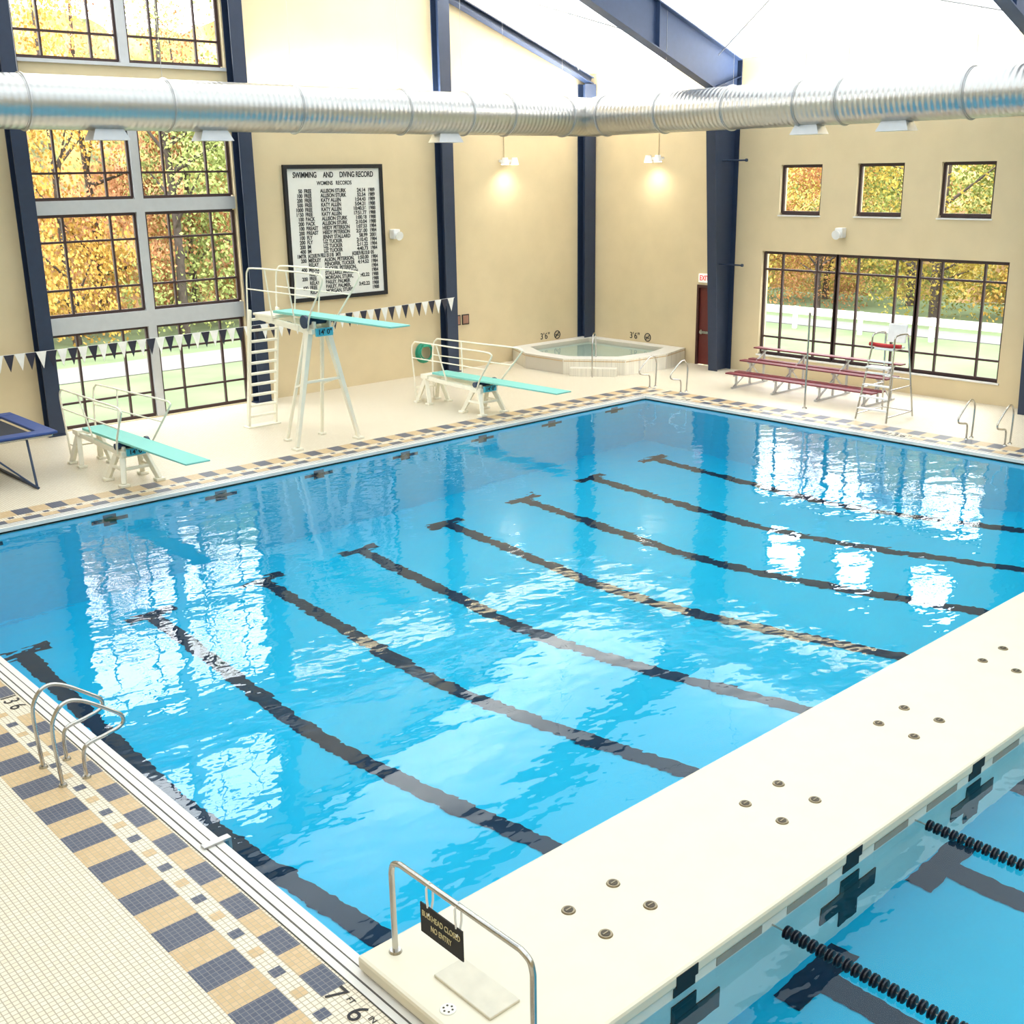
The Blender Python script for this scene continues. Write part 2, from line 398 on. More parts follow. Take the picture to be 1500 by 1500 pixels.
# ------------------------------------------------------------------ grab rails
def grab(xb,s,y,label,grp='grab rails'):
    R=root('grab_rail',(xb,y,0),label,'grab rail',grp)
    P=[(0,0),(-.03,.55),(.0,.76),(.12,.89),(.3,.86),(.58,.66),(.7,.55),(.68,.45),(.5,.4),(.3,.36),(.25,.25),(.25,0)]
    MB().tube(smooth([(xb+s*a,y,z+.005) for a,z in P],6),.021,12).build('rail_tube','steel',R)
    for a in(0,.25):MB().cyl((xb+s*a,y,0),(xb+s*a,y,.025),.05,.04,18).build('base_flange','steel',R)
for y in(11.45,10.92):grab(3.52,1,y,'curved stainless pool grab rail beside the tiled border','grab rails on the tiled deck')
for y in(21.45,20.3):grab(24.95,-1,y,'curved stainless pool grab rail near the hot tub','grab rails by the hot tub')
for y in(11.9,11.0):grab(24.95,-1,y,'curved stainless pool grab rail near the lifeguard chair','grab rails by the lifeguard chair')
b=MB();b.box(4.02,8.82,.006,4.3,8.9,.03);b.box(4.27,8.82,-.1,4.3,8.9,.02);b.build('gutter_bracket','alu',label='small metal bracket over the pool gutter',cat='bracket',bevel=.004)

# floor markings
text('depth_marking','7',.25,'ltr',(3.82,6.36,.004),RF,None,ext=.001,label='black depth marking numeral seven on the deck tile',category='depth marking')
text('depth_marking','6',.25,'ltr',(3.82,6.07,.004),RF,None,ext=.001,label='black depth marking numeral six on the deck tile',category='depth marking')
text('depth_marking','FT',.07,'ltr',(3.87,6.22,.004),RF,None,ext=.001,label='small FT marking on the deck tile',category='depth marking')
text('depth_marking','IN',.07,'ltr',(3.87,5.94,.004),RF,None,ext=.001,label='small IN marking on the deck tile',category='depth marking')
text('depth_marking','13 6',.26,'ltr',(3.84,13.3,.004),RF,None,ext=.001,label='black thirteen six depth marking on the deck tile',category='depth marking')
text('depth_marking','13\'6"',.3,'ltr',(24.0,13.2,.004),(0,0,-math.pi/2),None,ext=.001,label='black thirteen six depth marking beside the gutter',category='depth marking')
text('depth_marking','14',.3,'ltr',(24.0,19.55,.004),(0,0,-math.pi/2),None,ext=.001,label='black fourteen depth marking beside the gutter',category='depth marking')

# ------------------------------------------------------------------ lane ropes
for x in(7.02,9.35):
    R=root('lane_rope',(x,2.2,WZ-.03),'navy lane rope with ribbed floats on the water','lane rope','lane ropes')
    MB().tube([(x,4.64,WZ+.02),(x,-.2,WZ+.02)],.008,6).build('cable','steel',R)
    fl=None
    for i in range(58):
        y=4.5-i*.08
        if fl is None:
            b=MB()
            P=[];rr=[]
            for dy,r_ in((0,.02),(.004,.058),(.014,.062),(.02,.035),(.03,.035),(.036,.062),(.046,.058),(.052,.02)):
                P.append((x,y-dy,WZ+.02));rr.append(r_)
            b.tube(P,rr,16,sm=False);fl=b.build('lane_float','rope',R)
        else:
            n=fl.copy();n.parent=R;n.location=(0,-i*.08,0);LINK(n)

# ------------------------------------------------------------------ windows
def glaze(name,axis,a,us,zs,fw=.05):
    b=MB()
    def bar(u0,u1,z0,z1,mi,d0,d1):
        if axis=='y':b.box(u0,a+d0,z0,u1,a+d1,z1,mi)
        else:b.box(a+d0,u0,z0,a+d1,u1,z1,mi)
    for i,u in enumerate(us):
        w=fw*1.3 if i in(0,len(us)-1) else fw*.8
        bar(u-w/2,u+w/2,zs[0],zs[-1],0,.1,.17)
    for i,z in enumerate(zs):
        w=fw*1.3 if i in(0,len(zs)-1) else fw*.8
        bar(us[0],us[-1],z-w/2,z+w/2,0,.102,.168)
    return b.build(name,['munt'],kind='structure')
wn=1
def g3(a,c): return [a,a+.26*(c-a),a+.74*(c-a),c]
for x0,x1 in((10.27,12.74),(13.0,15.46)):
    for z0,z1 in((.06,2.35),(2.8,5.17),(5.55,7.85),(8.72,12.35)):
        us=g3(x0,x1);zs=g3(z0,z1) if z1<9 else [z0,9.3,10.4,11.5,z1]
        glaze('window_%d'%wn,'y',YF,us,zs,.066);wn+=1
b=MB()
for z0,z1 in((.02,2.37),(2.77,5.2),(5.52,7.95),(8.6,12.4)): b.box(12.76,YF+.03,z0,12.98,YF+.25,z1)
for z0,z1 in((2.37,2.77),(5.2,5.52)):b.box(10.2,YF+.02,z0,15.52,YF+.26,z1)
b.box(10.2,YF-.05,7.9,15.52,YF+.26,7.96);b.box(10.2,YF-.08,8.6,15.52,YF+.26,8.68)
b.build('trim_4','mull',kind='structure')
for a,c in SW: glaze('window_%d'%wn,'x',XR,[a+.03,c-.03],[4.76,6.07],.08);wn+=1
for a,c in((18.27,20.74),(15.77,18.23),(13.28,15.73)):
    us=g3(a,c);glaze('window_%d'%wn,'x',XR,us,[.62,1.12,3.12,3.61],.07);wn+=1
b=MB()
for a,c in SW:b.box(XR-.03,a-.03,4.66,XR+.3,c+.03,4.7)
b.box(XR-.04,13.2,.53,XR+.3,20.82,.58);b.build('trim_5','white',kind='structure')
# door
b=MB();b.box(XR-.03,22.14,0,XR+.2,22.22,2.52,1);b.box(XR-.03,23.1,0,XR+.2,23.18,2.52,1);b.box(XR-.028,22.22,2.43,XR+.2,23.1,2.52,1)
b.box(XR+.04,22.22,.01,XR+.09,23.1,2.43,0)
b.box(XR-.03,22.28,1.0,XR+.02,23.04,1.08,2);b.box(XR-.0,22.3,.97,XR+.045,22.36,1.11,2);b.box(XR-.0,22.96,.97,XR+.045,23.02,1.11,2)
b.build('door_1',['door','doorf','steel'],kind='structure')
# exit sign
R=root('exit_sign',(XR-.04,22.86,2.62),'white exit sign with red letters above the door','exit sign')
MB().box(XR-.07,22.64,2.6,XR+.01,23.1,2.87).build('sign_box','exitw',R,bevel=.01)
text('lettering','EXIT',.22,'exitr',(XR-.074,22.87,2.735),RR,R,sx=.8,bold=.004)

# ------------------------------------------------------------------ steel structure
def column(x,w,label,z1):
    b=MB();b.box(x-w/2,YF-.36,0,x+w/2,YF-.33,z1);b.box(x-w/2,YF-.03,0,x+w/2,YF,z1);b.box(x-.02,YF-.33,0,x+.02,YF-.03,z1)
    b.box(x-w/2-.05,YF-.4,0,x+w/2+.05,YF,.03)
    b.build('steel_column','blue',label=label,cat='steel column',group='wall columns')
column(9.98,.36,'navy blue steel column beside the tall window',roofz(9.98)-.4)
column(15.75,.38,'navy blue steel column between window and record board',roofz(15.75)-.4)
column(22.5,.42,'navy blue steel column beside the record board',roofz(22.5)-.4)
column(28.62,.5,'navy blue steel column in the room corner behind the hot tub',8.75)
for s_ in(0,1):
    b=MB();f=(lambda x:x) if s_==0 else (lambda x:XL+XR-x)
    b.beam((f(28.8),YF-.18,8.95),(f(12.95),YF-.18,roofz(12.95)-.18),.3,.03);b.beam((f(28.8),YF-.18,8.76),(f(12.95),YF-.18,roofz(12.95)-.37),.3,.03);b.beam((f(28.8),YF-.18,8.86),(f(12.95),YF-.18,roofz(12.95)-.28),.02,.19)
    b.build('rake_beam','blue',label='navy blue sloping roof beam along the gable wall',cat='steel beam',group='rake beams')
def frame(y):
    R=root('roof_frame',(XR-.5,y,0),'navy blue tapered steel portal frame on the window wall','steel frame','portal frames')
    for side in(0,1):
        f=(lambda x:x) if side==0 else (lambda x:XL+XR-x)
        rid=(12.95,roofz(12.95)-.02);ri=(12.95,roofz(12.95)-.8)
        lo_=[(28.88,0),(28.88,8.6),(27.65,8.25),(28.2,0)]
        b=MB();b.prism([(f(p[0]),p[1]) for p in lo_],'y',y-.015,y+.015)
        b.beam((f(28.2),y,0),(f(27.65),y,8.25),.03,.34,up=(0,1,0));b.beam((f(28.86),y,0),(f(28.86),y,9.05),.03,.34,up=(0,1,0))
        b.beam((f(27.65),y,8.25),(f(28.85),y,8.6),.34,.02)
        b.build('portal_column','blue',R)
        up_=[(28.88,8.6),(28.88,9.05),rid,ri,(20.5,10.9),(27.65,8.25)]
        b=MB();b.prism([(f(p[0]),p[1]) for p in up_],'y',y-.014,y+.014)
        path=[(27.65,8.25),(20.5,10.9),ri]
        for p,q2 in zip(path,path[1:]):b.beam((f(p[0]),y,p[1]),(f(q2[0]),y,q2[1]),.34,.03)
        b.beam((f(28.86),y,9.05),(f(rid[0]),y,rid[1]-.02),.34,.03)
        for xx in(25.2,20.5,16.5):
            zt=roofz(xx)-.05;zb=8.25+(27.65-xx)*.371 if xx>20.5 else 10.9+(20.5-xx)*(ri[1]-10.9)/7.55
            b.beam((f(xx),y,zb),(f(xx),y,zt),.3,.015,up=(1,0,0))
        b.build('portal_rafter','blueroof',R)
    for z in(6.25,3.25):
        b=MB();b.cyl((28.3,y-.02,z),(28.3,y-.85,z),.025,.025,10);b.cyl((28.3,y-.85,z),(28.3,y-.9,z),.045,.045,12)
        b.build('bracket_rod','blue',R)
for y in(21.92,12.15,3.0):frame(y)
for (ya,yb) in((22.0,27.4),(12.3,21.8)):
    for (xa,xb) in((27.8,21.0),(21.0,27.8)):
        b=MB();b.cyl((xa,ya,roofz(xa)-.35),(xb,yb,roofz(xb)-.35),.018,.018,8);b.build('brace_rod','alu',label='thin steel cross brace rod under the roof',cat='brace rod',group='roof brace rods')
# added uplight troughs, hidden behind the ducts, to brighten the upper walls
def trough(axis,a0,a1,c,z,pw):
    lab='added slim white uplight trough high on the wall, hidden by the duct'
    b=MB()
    if axis=='y':
        b.box(a0,c-.22,z-.06,a1,c,z-.02);b.box(a0,c-.22,z-.06,a1,c-.2,z+.06);b.box(a0,c-.02,z-.06,a1,c,z+.06)
        loc=((a0+a1)/2,c-.11,z+.0);sx,sy=a1-a0-.1,.15
    else:
        b.box(c-.22,a0,z-.06,c,a1,z-.02);b.box(c-.22,a0,z-.06,c-.2,a1,z+.06);b.box(c-.02,a0,z-.06,c,a1,z+.06)
        loc=(c-.11,(a0+a1)/2,z+.0);sx,sy=.15,a1-a0-.1
    b.build('added_uplight_trough','whitep',label=lab,cat='uplight',group='added uplight troughs')
    l=bpy.data.lights.new('uplight','AREA');l.shape='RECTANGLE';l.size=sx;l.size_y=sy;l.energy=pw;l.color=(1,.99,.96)  # added area lamp inside the trough, whitens the wall above
    lo=bpy.data.objects.new('uplight',l);lo.location=loc;lo.rotation_euler=(math.pi,0,0);LINK(lo)
trough('y',16.1,22.1,YF-.002,7.75,950);trough('y',22.9,28.2,YF-.002,7.75,650)
trough('x',22.3,27.4,XR-.002,7.75,420);trough('x',12.8,21.5,XR-.002,7.75,600)

# ------------------------------------------------------------------ ducts
DZ=7.55;DR=.545
def duct(axis,a0,a1,fixed,label,collars,regs):
    r=root('spiral_duct',((a0+a1)/2,fixed,DZ) if axis=='x' else (fixed,(a0+a1)/2,DZ),label,'air duct','ceiling ducts')
    L=a1-a0
    me=MB();me.tube([(0,0,-L/2),(0,0,L/2)],DR,48)
    o=me.build('duct_tube','duct',None,origin=(0,0,0))
    o.parent=r;o.location=(0,0,0);o.rotation_euler=(0,math.pi/2,0) if axis=='x' else (math.pi/2,0,0)
    for c in collars:
        b=MB()
        if axis=='x':
            b.tube([(c-.05,fixed,DZ),(c+.05,fixed,DZ)],DR+.012,48);b.torus((c,fixed,DZ),DR+.015,.022,'x',48)
        else:
            b.tube([(fixed,c-.05,DZ),(fixed,c+.05,DZ)],DR+.012,48);b.torus((fixed,c,DZ),DR+.015,.022,'y',48)
        b.build('duct_collar','alu',r)
        b=MB();top=roofz(c if axis=='x' else fixed)
        P=(c,fixed) if axis=='x' else (fixed,c)
        b.cyl((P[0],P[1],DZ+DR),(P[0],P[1],top),.005,.005,6);b.build('hanger_rod','alu',r)
    for c in regs:
        b=MB();w,h=.42,.16
        zt,zb=DZ-DR+.06,DZ-DR-.2
        if axis=='x':v=[(c-.3,fixed-h,zt),(c+.3,fixed-h,zt),(c+.3,fixed+h,zt),(c-.3,fixed+h,zt),(c-w,fixed-.24,zb),(c+w,fixed-.24,zb),(c+w,fixed+.24,zb),(c-w,fixed+.24,zb)]
        else:v=[(fixed-h,c-.3,zt),(fixed+h,c-.3,zt),(fixed+h,c+.3,zt),(fixed-h,c+.3,zt),(fixed-.24,c-w,zb),(fixed+.24,c-w,zb),(fixed+.24,c+w,zb),(fixed-.24,c+w,zb)]
        b.add(v,[(0,3,2,1),(4,5,6,7),(0,1,5,4),(1,2,6,5),(2,3,7,6),(3,0,4,7)]);b.build('air_register','mull',r)
duct('x',XL+.1,25.65+.5,25.0,'large galvanised spiral duct hung along the tall window wall',[5.8,9.17,12.3,15.6,18.8,20.9,22.4,24.7],[10.9,13.4,20.3])
duct('y',YN+.2,25.0-.45,25.65,'large galvanised spiral duct hung over the far deck',[24.1,21.9,19.6,17.4,16.2,13.0,9.7,6.4],[17.2,14.8])

# ------------------------------------------------------------------ wall lights, speakers, notices
def wlamp(p,n,lab):
    R=root('wall_light',p,lab,'wall light','wall lights near the corner')
    p=Vector(p);n=Vector(n);t=Vector((0,0,1)).cross(n)
    b=MB()
    b.beam(p,p+n*.25,.08,.08);b.beam(p+n*.12-t*.28+Vector((0,0,.02)),p+n*.12+t*.28+Vector((0,0,.02)),.1,.08)
    b.build('bracket','whitep',R)
    for s in(-1,1):
        c=p+n*.28+t*.2*s
        b=MB();b.cyl(c+Vector((0,0,.12)),c+Vector((0,0,-.08)),.09,.14,18);b.build('lamp_housing','whitep',R)
        b=MB();b.cyl(c+Vector((0,0,-.085)),c+Vector((0,0,-.1)),.12,.12,18);b.build('lamp_lens','lampw',R)
    l=bpy.data.lights.new('lamp_spot','SPOT');l.energy=80;l.spot_size=2.6;l.spot_blend=1;l.color=(1,.94,.82);l.shadow_soft_size=.15
    o=bpy.data.objects.new('lamp_spot',l);o.location=p+n*.42+Vector((0,0,-.16));LINK(o)
wlamp((25.06,YF,6.34),(0,-1,0),'white twin wall light glowing on the tan wall')
wlamp((XR,24.9,6.35),(-1,0,0),'white twin wall light glowing on the tan wall')
for p in((25.06,YF-.02),(XR-.02,24.9)):
    b=MB();b.cyl((p[0],p[1],6.4),(p[0],p[1],7.65),.015,.015,8);b.build('conduit_pipe','wall',label='thin tan conduit pipe above the wall light',cat='conduit',group='wall conduits')
def speaker(p,n,lab):
    R=root('loudspeaker',p,lab,'loudspeaker');p=Vector(p);n=Vector(n)
    MB().cyl(p,p+n*.24+Vector((0,0,-.05)),.05,.13,24).build('horn','whitep',R)
    MB().box(p.x-.12,p.y-.12,p.z-.14,p.x+.12,p.y+.12,p.z+.14).build('back_box','whitep',R,bevel=.03)
speaker((20.6,YF-.11,4.32),(0,-1,0),'small white loudspeaker on the wall beside the record board')
speaker((XR-.11,18.09,4.25),(-1,0,0),'small white loudspeaker above the long window')
for i,x in enumerate((22.95,23.3)):
    b=MB();b.box(x-.14,YF-.03,1.4,x+.14,YF+.01,1.72,0);b.box(x-.11,YF-.035,1.43,x+.11,YF-.03,1.69,1);b.build('framed_notice',['black','notice'],label='small dark framed notice on the tan wall',cat='notice',group='framed notices')
def nodive(loc,rot,lab):
    R=root('depth_sign',loc,lab,'depth sign','depth signs above the hot tub')
    d=Vector((1,0,0)) if rot is RB else Vector((0,-1,0));L=Vector(loc)
    text('lettering','3\'6"',.3,'ltr',L-d*.2,rot,R)
    b=MB();c=L+d*.38;b.torus(c,.13,.014,'y' if rot is RB else 'x',28,6);b.beam(c-d*.09-Vector((0,0,.09)),c+d*.09+Vector((0,0,.09)),.02,.02);b.cyl(c-d*.07,c+d*.07+Vector((0,0,-.03)),.022,.012,8)
    b.build('no_diving_symbol','ltr',R)
nodive((27.0,YF-.012,.66),RB,'black depth lettering with no diving symbol on the wall')
nodive((XR-.012,25.6,.66),RR,'black depth lettering with no diving symbol on the wall')
# hose
b=MB()
for i in range(7):b.torus((21.55+random.uniform(-.03,.03),YF-.06-.025*i,.72+random.uniform(-.03,.03)),.3-.012*i,.022,'y',26,6)
b.box(21.4,YF-.25,.9,21.7,YF+.01,.97)
b.build('garden_hose','hose',label='coiled teal hose hanging low on the wall',cat='hose')

# ------------------------------------------------------------------ record board
R=root('record_board',(18.62,YF-.06,2.62),'large white swimming record board with black frame and lettering','record board')
x0,x1,z0,z1=17.0,20.25,2.62,6.28
MB().box(x0,YF-.05,z0,x1,YF,z1).build('board_panel','panel',R)
b=MB();w=.09
b.box(x0-.02,YF-.09,z0-.02,x0+w,YF,z1+.02);b.box(x1-w,YF-.09,z0-.02,x1+.02,YF,z1+.02);b.box(x0+w,YF-.088,z0-.02,x1-w,YF,z0+w);b.box(x0+w,YF-.088,z1-w,x1-w,YF,z1+.02)
b.build('board_frame','black',R)
yy=YF-.053
text('heading','SWIMMING     AND     DIVING RECORD',.21,'ltr',(18.62,yy,6.02),RB,R,sx=.72,ext=.004,bold=.005)
text('heading','WOMENS   RECORDS',.15,'ltr',(18.62,yy,5.8),RB,R,sx=.8,bold=.003)
rows=[('50','FREE','ALLISON STURK','24.14','1989'),('100','FREE','ALLISON STURK','52.54','1989'),('200','FREE','KATY ALLEN','1:54.43','1989'),('500','FREE','KATY ALLEN','5:04.21','1988'),('1000','FREE','KATY ALLEN','10:40.56','1988'),('1650','FREE','KATY ALLEN','17:51.77','1988'),('100','BACK','ALLISON STURK','1:00.68','1988'),('200','BACK','ALLISON STURK','2:10.04','1988'),('100','BREAST','HEIDY PETERSON','1:07.53','1984'),('200','BREAST','HEIDY PETERSON','2:26.00','1984'),('100','FLY','JENNY STALLARD','58.99','2001'),('200','FLY','LIZ TUCKER','2:10.42','1984'),('200','IM','LIZ TUCKER','2:11.22','1984'),('400','IM','LIZ TUCKER','4:40.73','1984'),
('1MTR','','JACQUELYN FIELD 256.0 05   3MTR','JACQUELYN FIELD 256.50','05'),('200','MEDLEY','ALSON, PETERSON,','1:50.00','1984'),('','RELAY','BENOIFER, TUCKER','4:14.52','1984'),('400','MEDLEY','TUCKER, PETERSON,','','1984'),('','RELAY','STALLARD, MORGAN','','1984'),('200','FREE','MORGAN, STURK,','1:42.22','1988'),('','RELAY','BAILEY, PALMER','','1988'),('400','FREE','BAILEY, PALMER,','3:42.22','1988'),('','RELAY','MORGAN, STURK','','1988')]
dz=(5.6-2.85)/(len(rows)-1)
for i,r in enumerate(rows):
    z=5.55-i*dz;objs=[]
    wide=i==14
    for t_,x,al,sx in((r[0],17.55,'RIGHT',.85),(r[1],17.61,'LEFT',.8),(r[2],17.61 if wide else 18.14,'LEFT',.5 if wide else .82),(r[3],19.7 if wide else 19.66,'RIGHT',.38 if wide else .92),(r[4],19.74,'LEFT',.86)):
        if t_:objs.append(text('record_row',t_,.142,'ltr',(x,yy,z),RB,R,sx=sx,align=al,bold=.005,ay='TOP_BASELINE'))
    bmx=bmesh.new()
    for o in objs:bmx.from_mesh(o.data)
    bmx.to_mesh(objs[0].data);bmx.free()
    for o in objs[1:]:bpy.data.objects.remove(o)

# ------------------------------------------------------------------ pennants
R=root('pennant_string',(15.2,27.4,2.2),'string of alternating black and white backstroke pennants','pennants')
def pz(x): 
    t=(x-7.6)/(22.4-7.6);return 2.12+.24*t-.3*t*(1-t)*.9
MB().tube([(x,27.4,pz(x)) for x in [7.6+i*.37 for i in range(41)]],.006,6).build('cord','whitep',R)
i=0;x=7.75
while x<22.3 and i<98:
    w,h=.24,.4;z=pz(x);sw=random.uniform(-.03,.03)
    b=MB();b.add([(x-w/2,27.395,z),(x+w/2,27.395,z),(x+sw,27.38+sw,z-h),(x-w/2,27.41,z),(x+w/2,27.41,z),(x+sw,27.39+sw,z-h)],[(0,2,1),(3,4,5),(0,1,4,3),(1,2,5,4),(2,0,3,5)])
    b.build('pennant','penb' if i%2 else 'penw',R);x+=.25;i+=1
b=MB();b.cyl((7.6,27.4,0),(7.6,27.4,2.3),.025,.025,12);b.cyl((7.6,27.4,0),(7.6,27.4,.03),.12,.1,20);b.build('flag_pole','steel',label='slim steel pole holding the pennant cord',cat='pole')

# ------------------------------------------------------------------ low diving boards
def low_board(x,label):
    R=root('diving_board',(x,22.6,0),label,'diving board','low diving boards')
    b=MB();b.prism([(19.25,1.02),(24.05,.98),(24.05,.92),(22.2,.94),(19.25,.985)],'x',x-.25,x+.25);b.build('board','aqua',R,bevel=.008)
    b=MB()
    b.box(x-.3,22.0,.62,x+.3,22.45,.76)
    for sx in(-1,1):
        for yf,yt in((21.85,22.1),(22.62,22.36)):
            b.beam((x+sx*.24,yt,.66),(x+sx*.38,yf,.06),.12,.12,.1,.1)
            b.box(x+sx*.38-.1,yf-.09,0,x+sx*.38+.1,yf+.09,.07)
        b.beam((x+sx*.31,21.98,.36),(x+sx*.31,22.5,.36),.07,.07)
        b.beam((x+sx*.2,22.2,.74),(x+sx*.2,22.2,.86),.06,.3)
    b.beam((x-.3,22.0,.36),(x+.3,22.0,.36),.07,.07)
    b.build('front_pedestal','cream',R,bevel=.015)
    b=MB();b.cyl((x-.33,22.2,.86),(x+.33,22.2,.86),.075,.075,18);b.cyl((x+.33,22.2,.86),(x+.38,22.2,.86),.13,.13,20);b.build('fulcrum_roller','navy',R)
    b=MB()
    for sx in(-1,1):
        b.beam((x+sx*.22,22.3,.7),(x+sx*.22,24.5,.78),.08,.12)
        for yf in(24.1,24.62):
            b.beam((x+sx*.22,24.35,.78),(x+sx*.33,yf,.05),.1,.1);b.box(x+sx*.33-.09,yf-.08,0,x+sx*.33+.09,yf+.08,.06)
    b.box(x-.3,24.2,.76,x+.3,24.5,.88);b.box(x-.25,24.62,.4,x+.25,24.86,.44);b.beam((x-.25,24.6,.42),(x-.25,24.35,.8),.05,.05);b.beam((x+.25,24.6,.42),(x+.25,24.35,.8),.05,.05)
    b.build('rear_pedestal','cream',R,bevel=.012)
    for sx in(-1,1):
        X=lambda o:x+sx*o
        b=MB()
        b.tube(smooth([(X(.3),24.7,.02),(X(.33),24.75,.9),(X(.37),24.75,1.6),(X(.38),24.62,1.82),(X(.4),24.35,1.86),(X(.46),22.8,1.88),(X(.5),21.6,1.9),(X(.52),21.3,1.86),(X(.5),21.35,1.72),(X(.42),21.85,1.1),(X(.34),22.1,.72)],5),.022,10)
        b.tube([(X(.35),24.75,1.35),(X(.47),21.6,1.4)],.018,8)
        b.tube([(X(.43),23.6,1.87),(X(.28),23.4,.8)],.02,8)
        b.build('handrail','cream',R)
    b=MB();b.box(x-.2,21.94,.66,x+.2,22.0,.82);b.build('depth_box','cyanbox',R,bevel=.005)
    text('lettering','14\' 0"',.14,'ltr',(x,21.937,.74),RB,R,bold=.003)
    R.scale=(1,1,.9)
    return R
L1=low_board(9.45,'low aqua diving board on cream stand beside the tall window')
n=copy_thing(L1,(9.6,0,0),'low aqua diving board on cream stand beside the hot tub')

# ------------------------------------------------------------------ high board
x=14.15
R=root('high_diving_board',(x,22.8,0),'tall cream three metre diving stand with ladder and aqua board','diving board')
b=MB();b.prism([(19.1,3.0),(23.75,2.99),(23.75,2.93),(22.2,2.94),(19.1,2.965)],'x',x-.25,x+.25);b.build('board','aqua',R,bevel=.008)
b=MB();b.box(x-.3,22.04,2.58,x+.3,22.46,2.7)
for sx in(-1,1):
    b.beam((x+sx*.24,22.25,2.62),(x+sx*.84,22.1,.06),.13,.16,.08,.09)
    b.box(x+sx*.84-.1,21.99,0,x+sx*.84+.1,22.21,.05)
    b.beam((x+sx*.22,22.42,2.6),(x+sx*.48,23.1,.06),.08,.08,.06,.06)
    b.box(x+sx*.48-.08,23.03,0,x+sx*.48+.08,23.17,.05)
    b.beam((x+sx*.2,22.2,2.68),(x+sx*.2,22.2,2.86),.06,.34)
b.beam((x-.49,22.17,1.5),(x+.49,22.17,1.5),.06,.06)
b.beam((x-.44,22.2,1.5),(x-.36,22.78,1.3),.045,.045);b.beam((x+.44,22.2,1.5),(x+.36,22.78,1.3),.045,.045)
b.build('front_legs','cream',R,bevel=.01)
b=MB();b.cyl((x-.33,22.2,2.86),(x+.33,22.2,2.86),.08,.08,18);b.cyl((x-.4,22.2,2.86),(x-.33,22.2,2.86),.15,.15,20);b.build('fulcrum_roller','navy',R)
b=MB()
for sx in(-1,1):b.beam((x+sx*.24,22.3,2.64),(x+sx*.24,24.55,2.8),.07,.14)
b.box(x-.3,23.6,2.82,x+.3,24.6,2.88);b.box(x-.3,22.6,2.62,x+.3,22.68,2.74);b.build('platform_frame','cream',R,bevel=.01)
b=MB()
for sx in(-1,1):b.beam((x+sx*.38,25.1,0),(x+sx*.38,24.6,2.95),.06,.11,up=(0,1,0))
b.box(x-.46,24.95,0,x+.46,25.25,.03);b.build('ladder_stringer','cream',R,bevel=.008)
tr=None
for i in range(10):
    z=.28+i*.27;y=25.1-.5*z/2.95
    if tr is None:tr=MB().box(x-.36,y-.08,z-.024,x+.36,y+.08,z+.024).build('ladder_tread','cream',R,bevel=.006);y0,zz0=y,z
    else:
        n=tr.copy();n.parent=R;n.location=(0,y-y0,z-zz0);LINK(n)
for sx in(-1,1):
    X=lambda o:x+sx*o
    b=MB()
    b.tube(smooth([(X(.4),24.9,1.2),(X(.4),24.7,2.6),(X(.4),24.6,3.6),(X(.41),24.5,3.88),(X(.42),24.2,3.95),(X(.45),22.8,3.96),(X(.48),21.45,3.96),(X(.48),21.2,3.9),(X(.46),21.3,3.7),(X(.4),21.9,3.05),(X(.33),22.15,2.66)],5),.02,10)
    b.tube([(X(.4),24.62,3.45),(X(.44),21.55,3.45)],.016,8)
    b.tube([(X(.42),23.7,3.96),(X(.3),23.7,2.75)],.017,8);b.tube([(X(.46),22.7,3.96),(X(.3),22.7,2.7)],.017,8)
    b.build('guardrail','cream',R)
b=MB();b.box(x-.22,21.96,2.53,x+.22,22.02,2.71);b.build('depth_box','cyanbox',R,bevel=.005)
text('lettering','14\' 0"',.16,'ltr',(x,21.957,2.62),RB,R,bold=.003)

# ------------------------------------------------------------------ trampoline
R=root('trampoline',(6.7,24.8,0),'blue padded trampoline with black mat and folding steel legs','trampoline')
x0,x1,y0,y1,z=5.0,8.45,23.4,26.15,.98
b=MB();w=.34
b.box(x0,y0,z,x1,y0+w,z+.06);b.box(x0,y1-w,z,x1,y1,z+.06);b.box(x0,y0+w,z,x0+w,y1-w,z+.06);b.box(x1-w,y0+w,z,x1,y1-w,z+.06)
b.build('frame_pad','pad',R,bevel=.02)
MB().box(x0+w+.08,y0+w+.08,z-.01,x1-w-.08,y1-w-.08,z+.012).build('bed','mesh',R)
b=MB()
for y in(y0+.1,y1-.1):b.tube([(x0+.1,y,z-.03),(x1-.1,y,z-.03)],.03,8)
for x in(x0+.1,x1-.1):b.tube([(x,y0+.1,z-.03),(x,y1-.1,z-.03)],.03,8)
b.build('frame_tube','steel',R)
for x in(x0+.6,x1-.6):
    b=MB();s=1 if x>6.5 else -1
    for y,yy2 in((y0+.15,y0-.4),(y1-.15,y1+.2)):
        b.tube([(x,y,z-.03),(x-s*.1,yy2,.03)],.025,8);b.tube([(x-s*1.0,y,z-.03),(x-s*.1,yy2,.03)],.02,8)
    b.tube([(x-s*.1,y0-.45,.03),(x-s*.1,y1+.25,.03)],.03,8)
    b.build('leg','navy',R)

